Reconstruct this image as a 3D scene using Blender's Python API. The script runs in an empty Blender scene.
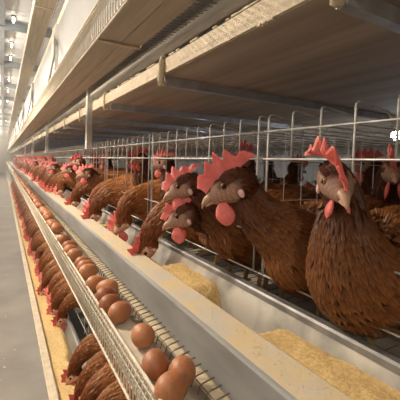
import bpy, math, random
from mathutils import Vector, Matrix

# ------------------------------------------------------------------ camera, world, lights, exposure
H = 1.40                      # eye height above the aisle floor; x into the cages, y along the aisle
sc = bpy.context.scene
col = sc.collection
f_px, c_x, c_y = 340.0, 200.0, 176.0
v1 = Vector((3 - c_x, 157 - c_y, f_px)).normalized()          # aisle direction seen by the lens
v2 = Vector((785 - c_x, 184 - c_y, f_px))
v2 = (v2 - v1 * v2.dot(v1)).normalized()
v3 = v2.cross(v1)
if v3.y > 0: v3 = -v3
right = Vector((v2.x, v1.x, v3.x)); down = Vector((v2.y, v1.y, v3.y)); fwd = Vector((v2.z, v1.z, v3.z))
cam = bpy.data.cameras.new('camera'); cam_o = bpy.data.objects.new('camera', cam); col.objects.link(cam_o)
cam.sensor_width = 36.0; cam.lens = f_px / 400 * 36.0; cam.shift_y = -(200 - c_y) / 400
cam.clip_start = 0.02; cam.clip_end = 200
R3 = Matrix((right, -down, -fwd)).transposed()
cam_o.matrix_world = Matrix.Translation((0, 0, H)) @ R3.to_4x4()
sc.camera = cam_o
sc.view_settings.view_transform = 'Standard'; sc.view_settings.look = 'None'
sc.view_settings.gamma = 1.0; sc.view_settings.use_curve_mapping = False
sc.view_settings.exposure = 0.1
world = bpy.data.worlds.new('world'); sc.world = world; world.use_nodes = True
world.node_tree.nodes['Background'].inputs[0].default_value = (0.9, 0.92, 1.0, 1)
world.node_tree.nodes['Background'].inputs[1].default_value = 0.10
sc.cycles.use_denoising = True
sc.cycles.max_bounces = 6
sc.cycles.volume_bounces = 0

WARM = (1.0, 0.84, 0.66)
AISLE_LAMPS = [(-0.78, y) for y in (-1.6, 1.95, 5.0, 8.1, 11.3, 14.5, 17.7, 20.9, 24.1, 27.3)]
FAR_LAMPS = [(2.7, y) for y in (1.3, 4.6, 8.0)]
for i, (x, y) in enumerate(AISLE_LAMPS):
    l = bpy.data.lights.new('aisle_lamp_light', 'POINT'); l.color = WARM; l.energy = (42, 125, 105, 105, 120, 150, 180, 180, 180, 180)[i]
    l.shadow_soft_size = 0.05
    o = bpy.data.objects.new('aisle_lamp_light', l); o.location = (x, y, H + 1.10); col.objects.link(o)
for x, y in FAR_LAMPS:
    l = bpy.data.lights.new('far_aisle_lamp_light', 'POINT'); l.color = (0.85, 0.92, 1.0); l.energy = 8
    l.shadow_soft_size = 0.05
    o = bpy.data.objects.new('far_aisle_lamp_light', l); o.location = (x, y, H - 0.1); col.objects.link(o)

rnd = random.Random(7)
R = math.radians

# ------------------------------------------------------------------ materials
def mat(name, colr, rough=0.6, metal=0.0, var=0.15, scale=20.0, stretch=(1, 1, 1), col2=None, bump=0.0, thr=None,
        spec=0.5, sss=0.0, bscale=None):
    m = bpy.data.materials.new(name); m.use_nodes = True
    nt = m.node_tree; n = nt.nodes; b = n['Principled BSDF']
    b.inputs['Roughness'].default_value = rough; b.inputs['Metallic'].default_value = metal
    b.inputs['Specular IOR Level'].default_value = spec
    if sss:
        b.inputs['Subsurface Weight'].default_value = sss
        b.inputs['Subsurface Radius'].default_value = (0.01, 0.004, 0.003)
        b.inputs['Subsurface Scale'].default_value = 0.5
    tc = n.new('ShaderNodeTexCoord'); mp = n.new('ShaderNodeMapping'); mp.inputs['Scale'].default_value = stretch
    nz = n.new('ShaderNodeTexNoise'); nz.inputs['Scale'].default_value = scale; nz.inputs['Detail'].default_value = 5
    nt.links.new(tc.outputs['Object'], mp.inputs['Vector']); nt.links.new(mp.outputs['Vector'], nz.inputs['Vector'])
    cr = n.new('ShaderNodeValToRGB')
    lo, hi = thr or (0.3, 0.7)
    cr.color_ramp.elements[0].position = lo; cr.color_ramp.elements[1].position = hi
    c2 = col2 or tuple(c * (1 - var) for c in colr)
    c1 = colr if col2 else tuple(min(1, c * (1 + var)) for c in colr)
    cr.color_ramp.elements[0].color = (*c2, 1); cr.color_ramp.elements[1].color = (*c1, 1)
    nt.links.new(nz.outputs['Fac'], cr.inputs['Fac']); nt.links.new(cr.outputs['Color'], b.inputs['Base Color'])
    if bump:
        nz2 = n.new('ShaderNodeTexNoise'); nz2.inputs['Scale'].default_value = bscale or scale * 4
        nz2.inputs['Detail'].default_value = 4
        nt.links.new(mp.outputs['Vector'], nz2.inputs['Vector'])
        bp = n.new('ShaderNodeBump'); bp.inputs['Strength'].default_value = bump; bp.inputs['Distance'].default_value = 0.004
        nt.links.new(nz2.outputs['Fac'], bp.inputs['Height']); nt.links.new(bp.outputs['Normal'], b.inputs['Normal'])
    return m

def attr_mat(name, rough, spec=0.3, sheen=0.0):
    m = bpy.data.materials.new(name); m.use_nodes = True
    nt = m.node_tree; b = nt.nodes['Principled BSDF']
    a = nt.nodes.new('ShaderNodeAttribute'); a.attribute_name = 'tint'
    nz = nt.nodes.new('ShaderNodeTexNoise'); nz.inputs['Scale'].default_value = 160; nz.inputs['Detail'].default_value = 3
    tc = nt.nodes.new('ShaderNodeTexCoord'); nt.links.new(tc.outputs['Object'], nz.inputs['Vector'])
    mr = nt.nodes.new('ShaderNodeMapRange'); mr.inputs['To Min'].default_value = 0.72; mr.inputs['To Max'].default_value = 1.28
    nt.links.new(nz.outputs['Fac'], mr.inputs['Value'])
    mx = nt.nodes.new('ShaderNodeVectorMath'); mx.operation = 'SCALE'
    nt.links.new(a.outputs['Color'], mx.inputs[0]); nt.links.new(mr.outputs['Result'], mx.inputs['Scale'])
    nt.links.new(mx.outputs['Vector'], b.inputs['Base Color'])
    b.inputs['Roughness'].default_value = rough; b.inputs['Specular IOR Level'].default_value = spec
    b.inputs['Sheen Weight'].default_value = sheen
    return m

def emit_mat(name, colr, s):
    m = bpy.data.materials.new(name); m.use_nodes = True
    b = m.node_tree.nodes['Principled BSDF']
    b.inputs['Base Color'].default_value = (*colr, 1)
    b.inputs['Emission Color'].default_value = (*colr, 1); b.inputs['Emission Strength'].default_value = s
    return m

M = {}
M['concrete'] = mat('concrete', (0.29, 0.272, 0.25), 0.75, var=0.2, scale=2.2, bump=0.25, bscale=60)
M['cream'] = mat('dusty_cream_paint', (0.66, 0.57, 0.43), 0.7, var=0.14, scale=30, bump=0.35, bscale=160)
M['cream_long'] = mat('cream_plastic', (0.50, 0.44, 0.355), 0.55, var=0.16, scale=14, stretch=(6, 0.25, 6))
M['trough_face'] = mat('dusty_galvanised_sheet', (0.33, 0.335, 0.335), 0.45, metal=0.3, var=0.22, scale=7, stretch=(1, 0.6, 2.5), bump=0.1)
M['trough_top'] = mat('feed_dusted_sheet', (0.66, 0.53, 0.32), 0.75, col2=(0.56, 0.52, 0.45), scale=13, thr=(0.36, 0.62), bump=0.25, bscale=260)
M['trough_in'] = mat('bright_sheet', (0.60, 0.57, 0.51), 0.32, metal=0.35, col2=(0.30, 0.295, 0.28), scale=12, thr=(0.35, 0.6))
M['rail'] = mat('worn_steel', (0.24, 0.235, 0.23), 0.45, metal=0.5, var=0.3, scale=25)
M['wire'] = mat('galvanised_wire', (0.56, 0.56, 0.55), 0.42, metal=0.45, var=0.25, scale=40)
M['wire_cream'] = mat('cream_wire', (0.66, 0.60, 0.49), 0.55, var=0.15, scale=40)
M['wire_dark'] = mat('rusty_dark_wire', (0.17, 0.145, 0.12), 0.55, metal=0.4, var=0.3, scale=60)
M['pipe'] = mat('grey_steel_pipe', (0.46, 0.44, 0.41), 0.4, metal=0.4, var=0.25, scale=9, stretch=(1, 0.3, 1))
M['post'] = mat('galvanised_post', (0.50, 0.49, 0.46), 0.5, metal=0.45, var=0.2, scale=18)
M['board'] = mat('brown_stained_belt', (0.56, 0.49, 0.41), 0.8, spec=0.2, col2=(0.37, 0.30, 0.24), scale=5, stretch=(3.2, 0.22, 1), thr=(0.3, 0.66))
M['bar'] = mat('galvanised_bar', (0.50, 0.53, 0.58), 0.35, metal=0.4, var=0.2, scale=20)
M['egg_belt'] = mat('woven_egg_belt', (0.60, 0.53, 0.43), 0.85, var=0.10, scale=40, stretch=(8, 0.6, 1), bump=0.3, bscale=60)
M['dust_board'] = mat('dusty_board', (0.62, 0.53, 0.37), 0.85, var=0.2, scale=26, bump=0.3)
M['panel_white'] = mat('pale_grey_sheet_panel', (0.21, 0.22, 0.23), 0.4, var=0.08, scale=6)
M['ceiling_white'] = mat('white_ceiling_panel', (0.80, 0.83, 0.87), 0.5, var=0.04, scale=3)
M['steel_blue'] = mat('blue_grey_steel', (0.22, 0.26, 0.30), 0.45, metal=0.3, var=0.1, scale=9)
M['plaster'] = mat('pale_plaster', (0.55, 0.54, 0.52), 0.8, var=0.08, scale=2)
M['feed'] = mat('mash_feed', (0.82, 0.60, 0.29), 0.95, col2=(0.64, 0.43, 0.18), scale=160, thr=(0.34, 0.6), bump=0.9, bscale=420, spec=0.1)
M['feed_low'] = mat('mash_feed_lower', (0.80, 0.60, 0.30), 0.95, col2=(0.66, 0.46, 0.21), scale=90, thr=(0.3, 0.6), bump=0.6, bscale=260, spec=0.1)
M['comb'] = mat('red_comb_skin', (0.76, 0.18, 0.165), 0.45, var=0.14, scale=60, bump=0.35, bscale=420, sss=0.25)
M['beak'] = mat('horn_beak', (0.56, 0.36, 0.25), 0.4, col2=(0.36, 0.20, 0.13), scale=60)
M['lobe'] = mat('pale_earlobe', (0.74, 0.50, 0.48), 0.5, var=0.15, scale=120)
M['iris'] = mat('amber_iris', (0.22, 0.095, 0.03), 0.12, var=0.2, scale=200)
M['pupil'] = mat('black_pupil', (0.006, 0.005, 0.005), 0.06, var=0.0)
M['shank'] = mat('yellow_shank', (0.55, 0.38, 0.15), 0.6, var=0.2, scale=90)
M['feather'] = attr_mat('hen_feather', 0.5, 0.3, 0.0)
M['skin'] = attr_mat('hen_body', 0.6, 0.25, 0.0)
M['hook'] = mat('dust_caked_hook', (0.60, 0.52, 0.38), 0.9, var=0.2, scale=60, bump=0.6)
M['lamp'] = emit_mat('lamp_glow', (1.0, 0.88, 0.70), 22)
M['lamp_cool'] = emit_mat('cool_lamp_glow', (0.9, 0.95, 1.0), 40)
M['black'] = mat('black_plastic', (0.03, 0.03, 0.03), 0.5, var=0.1)
def egg_mat():
    m = bpy.data.materials.new('brown_eggshell'); m.use_nodes = True
    nt = m.node_tree; b = nt.nodes['Principled BSDF']; b.inputs['Roughness'].default_value = 0.48
    oi = nt.nodes.new('ShaderNodeObjectInfo'); cr = nt.nodes.new('ShaderNodeValToRGB')
    cr.color_ramp.elements[0].color = (0.27, 0.085, 0.032, 1); cr.color_ramp.elements[1].color = (0.50, 0.215, 0.095, 1)
    nt.links.new(oi.outputs['Random'], cr.inputs['Fac'])
    tc = nt.nodes.new('ShaderNodeTexCoord'); nz = nt.nodes.new('ShaderNodeTexNoise'); nz.inputs['Scale'].default_value = 220
    nt.links.new(tc.outputs['Object'], nz.inputs['Vector'])
    mr = nt.nodes.new('ShaderNodeMapRange'); mr.inputs['From Min'].default_value = 0.3; mr.inputs['From Max'].default_value = 0.42
    mr.inputs['To Min'].default_value = 0.75; mr.inputs['To Max'].default_value = 1.0
    nt.links.new(nz.outputs['Fac'], mr.inputs['Value'])
    mx = nt.nodes.new('ShaderNodeVectorMath'); mx.operation = 'SCALE'
    nt.links.new(cr.outputs['Color'], mx.inputs[0]); nt.links.new(mr.outputs['Result'], mx.inputs['Scale'])
    nt.links.new(mx.outputs['Vector'], b.inputs['Base Color'])
    return m
M['egg'] = egg_mat()

# ------------------------------------------------------------------ mesh helpers
class MB:
    def __init__(s): s.v = []; s.f = []; s.c = []
    def add(s, vs, fs, c=None):
        k = len(s.v); s.v += [tuple(p) for p in vs]; s.f += [tuple(i + k for i in q) for q in fs]
        s.c += (c if isinstance(c, list) else [c or (1, 1, 1)] * len(vs))
        return s
    def box(s, x0, x1, y0, y1, z0, z1):
        vs = [(x, y, z) for x in (x0, x1) for y in (y0, y1) for z in (z0, z1)]
        return s.add(vs, [(0, 1, 3, 2), (4, 6, 7, 5), (0, 4, 5, 1), (2, 3, 7, 6), (0, 2, 6, 4), (1, 5, 7, 3)])
    def tube(s, pts, r, n=6, cap=True):
        pts = [Vector(p) for p in pts]; rs = r if isinstance(r, (list, tuple)) else [r] * len(pts)
        vs = []; fs = []; side = None
        for i, p in enumerate(pts):
            t = (pts[min(i + 1, len(pts) - 1)] - pts[max(i - 1, 0)]).normalized()
            if side is None:
                side = t.cross(Vector((0, 0, 1)))
                if side.length < 1e-3: side = t.cross(Vector((1, 0, 0)))
            side = (side - t * side.dot(t)).normalized(); up = t.cross(side)
            for k in range(n):
                a = 2 * math.pi * k / n
                vs.append(p + (side * math.cos(a) + up * math.sin(a)) * rs[i])
        for i in range(len(pts) - 1):
            for k in range(n):
                fs.append((i * n + k, i * n + (k + 1) % n, (i + 1) * n + (k + 1) % n, (i + 1) * n + k))
        if cap:
            fs.append(tuple(reversed(range(n)))); fs.append(tuple(range((len(pts) - 1) * n, len(pts) * n)))
        return s.add(vs, fs)
    def profile(s, pts, y0, y1, t=None, ny=1):
        # open strip through (x,z) points swept along y, with a thickness
        t = t or 0.0015
        n = len(pts); nor = []
        for i in range(n):
            a = pts[max(i - 1, 0)]; b = pts[min(i + 1, n - 1)]
            d = Vector((b[0] - a[0], b[1] - a[1])).normalized(); nor.append((-d.y, d.x))
        ring = [(p[0], p[1]) for p in pts] + [(pts[i][0] - nor[i][0] * t, pts[i][1] - nor[i][1] * t) for i in reversed(range(n))]
        m = len(ring); vs = []; fs = []
        for j in range(ny + 1):
            y = y0 + (y1 - y0) * j / ny
            vs += [(q[0], y, q[1]) for q in ring]
        for j in range(ny):
            for i in range(m):
                fs.append((j * m + i, (j + 1) * m + i, (j + 1) * m + (i + 1) % m, j * m + (i + 1) % m))
        for i in range(n - 1):
            a, b, c, d = i, i + 1, m - 2 - i, m - 1 - i
            fs.append((a, b, c, d)); k = ny * m; fs.append((d + k, c + k, b + k, a + k))
        return s.add(vs, fs)
    def mesh(s, name, m, smooth=False, tint=False):
        me = bpy.data.meshes.new(name); me.from_pydata(s.v, [], s.f); me.update()
        if tint:
            at = me.attributes.new('tint', 'FLOAT_COLOR', 'POINT')
            flat = []
            for c in s.c: flat += [c[0], c[1], c[2], 1.0]
            at.data.foreach_set('color', flat)
        if smooth: me.polygons.foreach_set('use_smooth', [True] * len(me.polygons))
        me.materials.append(m); return me
    def build(s, name, m, parent=None, smooth=False, tint=False):
        return link(name, s.mesh(name, m, smooth, tint), parent)

def link(name, data, parent=None, loc=None):
    o = bpy.data.objects.new(name, data); col.objects.link(o)
    if parent is not None: o.parent = parent
    if loc: o.location = loc
    return o
def tag(o, label=None, cat=None, group=None, kind=None):
    if label: o['label'] = label
    if cat: o['category'] = cat
    if group: o['group'] = group
    if kind: o['kind'] = kind
    return o
def empty(name, loc=(0, 0, 0), rz=0.0):
    o = bpy.data.objects.new(name, None); o.location = loc; o.rotation_euler = (0, 0, rz); o.empty_display_size = 0.05
    col.objects.link(o); return o

END = 34.0
# ------------------------------------------------------------------ the setting
tag(MB().box(-2.2, 4.4, -4, END + 1, -0.1, 0).build('floor', M['concrete']), 'dusty grey concrete aisle floor', kind='structure')
tag(MB().box(-2.3, -2.2, -4, END + 1, 0, 3.05).build('wall_left', M['plaster']), 'pale wall beyond the aisle', kind='structure')
tag(MB().box(4.4, 4.5, -4, END + 1, 0, 3.05).build('wall_right', M['plaster']), 'pale wall behind the cages', kind='structure')
tag(MB().box(-2.2, 4.4, END + 1, END + 1.1, 0, 3.05).build('wall_end', M['plaster']), 'pale end wall far down the aisle', kind='structure')
tag(MB().box(-2.2, 4.4, -4.1, -4, 0, 3.05).build('wall_front', M['plaster']), 'pale wall behind the viewer', kind='structure')
ceil = tag(MB().box(-2.2, 4.4, -4, END + 1, 3.03, 3.1).build('ceiling', M['plaster']), 'white panelled ceiling with blue grey steel beams', kind='structure')
pm = MB().box(-2.2, 4.4, 0.006, 0.482, 0, 0.025).mesh('ceiling_panel', M['ceiling_white'])
for k in range(int((END + 5) / 0.488)):
    y = -4 + k * 0.488
    if y > 26: break
    link('ceiling_panel', pm, ceil, (0, y, 3.003))
bm_ = MB().box(-2.2, 4.4, -0.04, 0.04, 0, 0.085).mesh('ceiling_beam', M['steel_blue'])
for k in range(12): link('ceiling_beam', bm_, ceil, (0, 0.80 + 1.95 * k, 2.918))
MB().box(-0.06, 0.0, -4, END, 2.93, 3.0).build('ceiling_purlin', M['steel_blue'], ceil)

# ------------------------------------------------------------------ tiers: troughs, trays, beams
def z(v): return v + H
def feed_trough(dx, dz, label, y0, rail=True):
    t = empty('feed_trough', (dx, 0, 0)); tag(t, label, 'feed trough')
    MB().profile([(0.300, z(dz - 0.352)), (0.300, z(dz - 0.281)), (0.302, z(dz - 0.277)), (0.306, z(dz - 0.2755))], y0, END, 0.0016).build('outer_wall', M['trough_face'], t)
    MB().profile([(0.306, z(dz - 0.2755)), (0.34, z(dz - 0.2735)), (0.360, z(dz - 0.272)), (0.3645, z(dz - 0.2745)), (0.3645, z(dz - 0.281))], y0, END, 0.0016).build('top_flange', M['trough_top'], t)
    MB().profile([(0.3015, z(dz - 0.352)), (0.330, z(dz - 0.358)), (0.40, z(dz - 0.358)), (0.425, z(dz - 0.34)), (0.455, z(dz - 0.262))], y0, END, 0.0016).build('inner_wall', M['trough_in'], t)
    if rail:
        MB().profile([(0.4505, z(dz - 0.267)), (0.452, z(dz - 0.258)), (0.4555, z(dz - 0.2545)), (0.468, z(dz - 0.2535)), (0.4745, z(dz - 0.257)), (0.4755, z(dz - 0.28))], y0, END, 0.002).build('rear_rail', M['rail'], t)
    return t
trough = feed_trough(0, 0, 'long galvanised feed trough at chest height with a feed-dusted lip, between eggs and hens', -1.0)

def egg_tray(dx, dz, label, y0, near, strap_y=None, rise=0.0, pitch=0.0165, br=0.0017):
    t = empty('egg_tray', (dx, 0, 0)); tag(t, label, 'egg tray')
    zb = 0.355 if near else 0.379
    MB().box(0.196, 0.253, y0, END, z(dz - zb - 0.003), z(dz - zb)).build('egg_belt', M['egg_belt'], t)
    MB().box(0.196, 0.2525 if near else 0.262, y0, END, z(dz - 0.386), z(dz - 0.382)).build('bottom_board', M['cream_long'], t)
    if near: MB().box(0.284, 0.336, y0, END, z(dz - 0.366), z(dz - 0.362)).build('dust_board', M['dust_board'], t)
    else: MB().box(0.264, 0.314, y0, END, z(dz - 0.386), z(dz - 0.382)).box(0.2615, 0.2645, y0, END, z(dz - 0.383), z(dz - 0.379)).build('inner_board', M['cream_long'], t)
    top = dz - 0.335 + rise; bot = dz - 0.403
    b = MB()
    b.tube([(0.1965, y0, z(top)), (0.1965, END, z(top))], 0.0030, 8); b.tube([(0.1945, y0, z(top - 0.012)), (0.1945, END, z(top - 0.012))], 0.0014)
    b.build('fence_top_rail', M['wire_cream'], t)
    MB().tube([(0.190, y0, z(bot)), (0.190, END, z(bot))], 0.0028, 8).build('fence_bottom_rail', M['wire_cream'], t)
    b = MB(); y = y0
    while y < 16:
        sl = 0.010
        b.tube([(0.1965, y, z(top)), (0.1915, y + sl, z((top + bot) / 2)), (0.190, y + sl * 0.3, z(bot))], br, 4, False)
        y += pitch if y < 3 else (0.025 if y < 7 else 0.06)
    for q in (0.35, 0.68):
        zz = top + (bot - top) * q; b.tube([(0.1925, y0, z(zz)), (0.1925, 16, z(zz))], 0.0010, 4, False)
    tag(b.build('fence_wires', M['wire_cream'], t), 'close cream wire mesh', kind='stuff')
    # roll-out wires that carry eggs down to the belt
    fw = MB().tube([(0.272, 0.003, -0.366), (0.274, 0.0, -0.350), (0.281, 0, -0.3475), (0.345, 0, -0.338), (0.47, 0, -0.324)], 0.0013, 5).mesh('rollout_wire', M['wire_dark'])
    n = 0; y = 0.30; P = 0.0212
    if near:
        while n < 70:
            link('rollout_wire', fw, t, (0, y, z(dz))); y += P; n += 1
    b = MB(); yy = y0
    while yy < 14:
        if not near or not (0.295 < yy < y - 0.001):
            b.tube([(0.272, yy + 0.003, z(dz - 0.366)), (0.274, yy, z(dz - 0.350)), (0.281, yy, z(dz - 0.3475)), (0.47, yy, z(dz - 0.324))], 0.0013, 4, False)
        yy += P if yy < 5 else 0.05
    for xx, zz in ((0.276, -0.3505), (0.335, -0.341), (0.40, -0.3335)): b.tube([(xx, y0, z(dz + zz)), (xx, END, z(dz + zz))], 0.0012, 4, False)
    tag(b.build('rollout_wires_beyond', M['wire_dark'], t), 'dark roll-out wires further along', kind='stuff')
    if strap_y is not None:
        for k, sy in enumerate(strap_y):
            MB().profile([(0.188, z(dz - 0.38)), (0.190, z(dz - 0.3895)), (0.262, z(dz - 0.3905)), (0.316 if not near else 0.258, z(dz - 0.3895)), (0.318 if not near else 0.26, z(dz - 0.378))], sy, sy + 0.012, 0.003).build('strap', M['cream'], t)
    return t
egg_tray(0, 0, 'egg tray with cream mesh fence below the trough, holding brown eggs', -1.0, True, (1.7, 3.9, 6.1))
egg_tray(0.006, 0.70, 'empty-looking cream egg tray seen from below, just above the brown ceiling boards', -1.0, False, rise=0.033, pitch=0.021, br=0.002, strap_y=(0.90, 3.04, 5.2, 7.3, 9.5))
egg_tray(-0.025, 1.40, 'topmost cream egg tray beside the white ceiling panels', -1.0, False, rise=0.03, pitch=0.021, br=0.002, strap_y=(2.55, 4.7, 6.9))
# upper troughs (only their dim undersides show)
feed_trough(0.03, 0.78, 'upper feed trough hidden behind the cream egg tray', -1.0)

# brown boards (manure belts) over each tier with cream edge beams
def belt_board(dz, x0, label, y1=END):
    tag(MB().box(x0, 1.78, -1.5, y1, z(dz + 0.280), z(dz + 0.284)).build('manure_belt', M['board']), label, 'manure belt')
belt_board(0, 0.445, 'wide brown stained belt forming the roof over the hens')
belt_board(-0.70, 0.275, 'brown belt under the middle cages above the lower hens')
belt_board(0.70, 0.40, 'brown belt roofing the upper tier')
bb = MB().profile([(0.452, z(0.281)), (0.438, z(0.282)), (0.437, z(0.326)), (0.446, z(0.331))], -1.5, END, 0.003, 1)
eb = tag(bb.build('edge_beam', M['cream']), 'cream dust-covered edge beam running under the round steel pipe', 'beam')
# ragged crust of dust hanging along the beam edges
b = MB(); y = -0.2
while y < 7:
    w = rnd.uniform(0.008, 0.04)
    if rnd.random() < 0.6:
        hgt = rnd.uniform(0.0005, 0.0025); b.box(0.4362, 0.449, y, y + w, z(0.329), z(0.331 + hgt))
    if rnd.random() < 0.08:
        b.box(0.4365, 0.446, y, y + w * 0.7, z(0.2785 - rnd.uniform(0, 0.0012)), z(0.282))
    y += w
tag(b.build('dust_crust', M['cream'], eb), 'caked pale dust', kind='stuff')
tag(MB().tube([(0.446, -1.5, z(0.368)), (0.446, END, z(0.368))], 0.0245, 18).build('steel_pipe', M['pipe'], smooth=True), 'round grey steel pipe between the edge beam and the egg tray', 'pipe')
eb2 = MB().profile([(0.36, z(0.93)), (0.325, z(0.93)), (0.322, z(0.985)), (0.34, z(0.99))], -1.0, END, 0.004)
tag(eb2.build('edge_beam', M['cream']), 'upper cream edge beam above the white side panels', 'beam')

# transverse bars under the brown belt + hooks
SP = 0.64
for k in range(16):
    y = 0.385 + SP * k - (0.035 if k == 0 else 0)
    near = ['nearest to the viewer at the top right corner', 'second from the viewer, ending at the dusty hook', 'third from the viewer', 'fourth from the viewer']
    bar = MB().profile([(0.0, 0.0), (0.0, -0.026), (0.018, -0.026)], 0.45, 1.76, 0.003)
    bar.v = [(v[1], v[0], v[2]) for v in bar.v]; bar.f = [tuple(reversed(q)) for q in bar.f]
    o = bar.build('cross_bar', M['bar']); o.location = (0, y, z(0.279))
    tag(o, 'galvanised cross bar under the brown belt, ' + (near[k] if k < 4 else 'far down the row'), 'bar', 'cross bars under the belt')
def hook(y, big, label):
    t = MB()
    t.tube([(0.444, y, z(0.334)), (0.430, y, z(0.333)), (0.4275, y, z(0.31)), (0.428, y, z(0.262)), (0.432, y + 0.004, z(0.252)), (0.444, y + 0.006, z(0.250)), (0.450, y + 0.006, z(0.26))],
           [0.004, 0.005, 0.0055 * big, 0.0065 * big, 0.0075 * big, 0.006, 0.004], 8)
    tag(t.build('belt_hook', M['hook'], smooth=True), label, 'hook', 'hooks on the edge beam')
hook(0.350, 1.3, 'dusty hook on the cream beam at the top right corner')
hook(1.005, 1.7, 'dust-caked hanging hook on the cream beam above the left-facing hens')
hook(1.705, 0.8, 'pale hook on the cream beam right of the grey post')
hook(2.33, 0.8, 'pale hook on the cream beam left of the grey post')
for k in range(7): hook(2.97 + SP * k, 0.8, 'small pale hook far along the cream beam')

# posts
for k in range(9):
    y = 2.02 + 2.15 * k
    nm = ['nearest grey galvanised post in front of the cream beam', 'second grey galvanised post down the row', 'third grey galvanised post down the row']
    tag(MB().profile([(0.438, y + 0.02), (0.412, y + 0.02), (0.412, y - 0.02), (0.438, y - 0.02)], z(0.062), z(0.60), 0.003).build('upright_post', M['post']), nm[k] if k < 3 else 'distant grey post far down the row', 'post', 'upright posts')
for o in [o for o in col.objects if o.name.startswith('upright_post')]:
    for v in o.data.vertices: v.co = (v.co.x, v.co.z, v.co.y)
    o.data.flip_normals()

# white sheet cladding with brackets behind the upper tray
clad = empty('side_cladding'); tag(clad, 'row of pale grey sheet panels with grey brackets above the upper egg tray', 'cladding')
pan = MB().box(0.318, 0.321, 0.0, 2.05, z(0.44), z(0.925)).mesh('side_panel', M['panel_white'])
brm = MB().profile([(0.0, 0.0), (0.0, 0.03), (0.006, 0.034)], 0, 1, 0.003).mesh('bracket', M['post'])
for k in range(10):
    y = 2.62 + 2.15 * k
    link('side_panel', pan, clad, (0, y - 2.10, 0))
    MB().box(0.300, 0.318, y - 0.05, y + 0.05, z(0.44), z(0.93)).build('stile', M['post'], clad)
    MB().tube([(0.305, y + 0.05, z(0.93)), (0.275, y - 0.20, z(0.66)), (0.215, y - 0.42, z(0.40))], [0.013, 0.012, 0.010], 4).build('bracket', M['post'], clad)

# lower tier trough
lt = empty('feed_trough'); tag(lt, 'lower feed trough full of mash along the aisle floor', 'feed trough')
LZ = -0.977
MB().profile([(0.205, z(LZ - 0.075)), (0.178, z(LZ - 0.022)), (0.174, z(LZ - 0.004)), (0.178, z(LZ)), (0.206, z(LZ)), (0.211, z(LZ - 0.004)), (0.214, z(LZ - 0.075))], -1, END, 0.002).build('outer_lip', M['cream'], lt)
MB().profile([(0.214, z(LZ - 0.075)), (0.33, z(LZ - 0.075)), (0.352, z(LZ - 0.01)), (0.36, z(LZ - 0.005)), (0.372, z(LZ - 0.008))], -1, END, 0.002).build('inner_wall', M['trough_face'], lt)
MB().box(0.26, 0.30, -1, END, 0.0, z(LZ - 0.078)).build('skirt', M['trough_face'], lt)

def feed_strip(name, m, x0, x1, zfun, y0, y1, dy, nx, label):
    b = MB(); ny = int((y1 - y0) / dy); vs = []; fs = []
    for j in range(ny + 1):
        for i in range(nx + 1):
            x = x0 + (x1 - x0) * i / nx; y = y0 + dy * j
            vs.append((x, y, z(zfun(x, y))))
    for j in range(ny):
        for i in range(nx):
            a = j * (nx + 1) + i; fs.append((a, a + 1, a + nx + 2, a + nx + 1))
    b.add(vs, fs); return tag(b.build(name, m, smooth=True), label, 'feed', kind='stuff')
from mathutils import noise
def sm(a, b, t):
    t = max(0, min(1, (t - a) / (b - a))); return t * t * (3 - 2 * t)
def upper_feed(x, y):
    lv = -0.289 + 0.008 * sm(0.38, 0.25, y)
    lv -= 0.058 * sm(0.43, 0.52, y)
    lv += 0.064 * sm(0.585, 0.68, y) * (1 - 0.8 * sm(0.84, 0.93, y))
    lv += 0.020 * sm(1.2, 1.5, y)
    lv += 0.006 * noise.noise((x * 22, y * 16, 1)) + 0.0035 * noise.noise((x * 90, y * 90, 3)) + 0.0016 * noise.noise((x * 260, y * 260, 5))
    return lv - 0.02 * abs((x - 0.415) / 0.05) ** 2 * (0.4 if x > 0.415 else 0.15)
feed_strip('mash_feed', M['feed'], 0.345, 0.4535, upper_feed, -0.2, 1.5, 0.006, 18, 'yellow mash feed heaped in the trough in front of the hens')
feed_strip('mash_feed', M['feed'], 0.345, 0.448, upper_feed, 1.5, 12, 0.03, 8, 'yellow mash feed further along the trough')
def lower_feed(x, y):
    lv = LZ - 0.030 + 0.012 * noise.noise((x * 9, y * 5, 2)) + 0.004 * noise.noise((x * 50, y * 50, 3))
    return lv - 0.05 * sm(0.30, 0.345, x + 0.04 * noise.noise((y * 7, 1, 1)))
feed_strip('mash_feed', M['feed_low'], 0.2145, 0.335, lower_feed, 0.3, 16, 0.02, 12, 'pale yellow mash feed in the lower trough')
# crumbs on the trough lip
b = MB()
for _ in range(450):
    y = 0.22 + 1.3 * rnd.random() ** 1.5; x = 0.308 + 0.054 * rnd.random() ** 0.7; s = rnd.uniform(0.0006, 0.0019)
    zz = z(-0.2747 + (x - 0.306) * 0.06)
    b.add([(x - s, y, zz), (x, y - s, zz), (x + s, y, zz), (x, y + s, zz), (x, y, zz + s * 0.5)], [(0, 1, 4), (1, 2, 4), (2, 3, 4), (3, 0, 4)])
tag(b.build('feed_crumbs', M['trough_top']), 'scattered feed crumbs on the trough lip', 'feed', kind='stuff')
# loose crumbs / debris on the floor
b = MB()
for _ in range(160):
    x = rnd.uniform(-0.9, 0.1); y = rnd.uniform(1.5, 7); s = rnd.uniform(0.002, 0.008); a = rnd.random() * 3
    c_, s_ = math.cos(a) * s, math.sin(a) * s
    b.add([(x - c_ * 2, y - s_ * 2, 0.0005), (x + s_, y - c_, 0.0005), (x + c_ * 2, y + s_ * 2, 0.0005), (x - s_, y + c_, 0.0005), (x, y, s * 0.7)], [(0, 1, 4), (1, 2, 4), (2, 3, 4), (3, 0, 4)])
tag(b.build('floor_litter', M['dust_board']), 'scattered bits of litter on the aisle floor', 'litter', kind='stuff')

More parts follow.
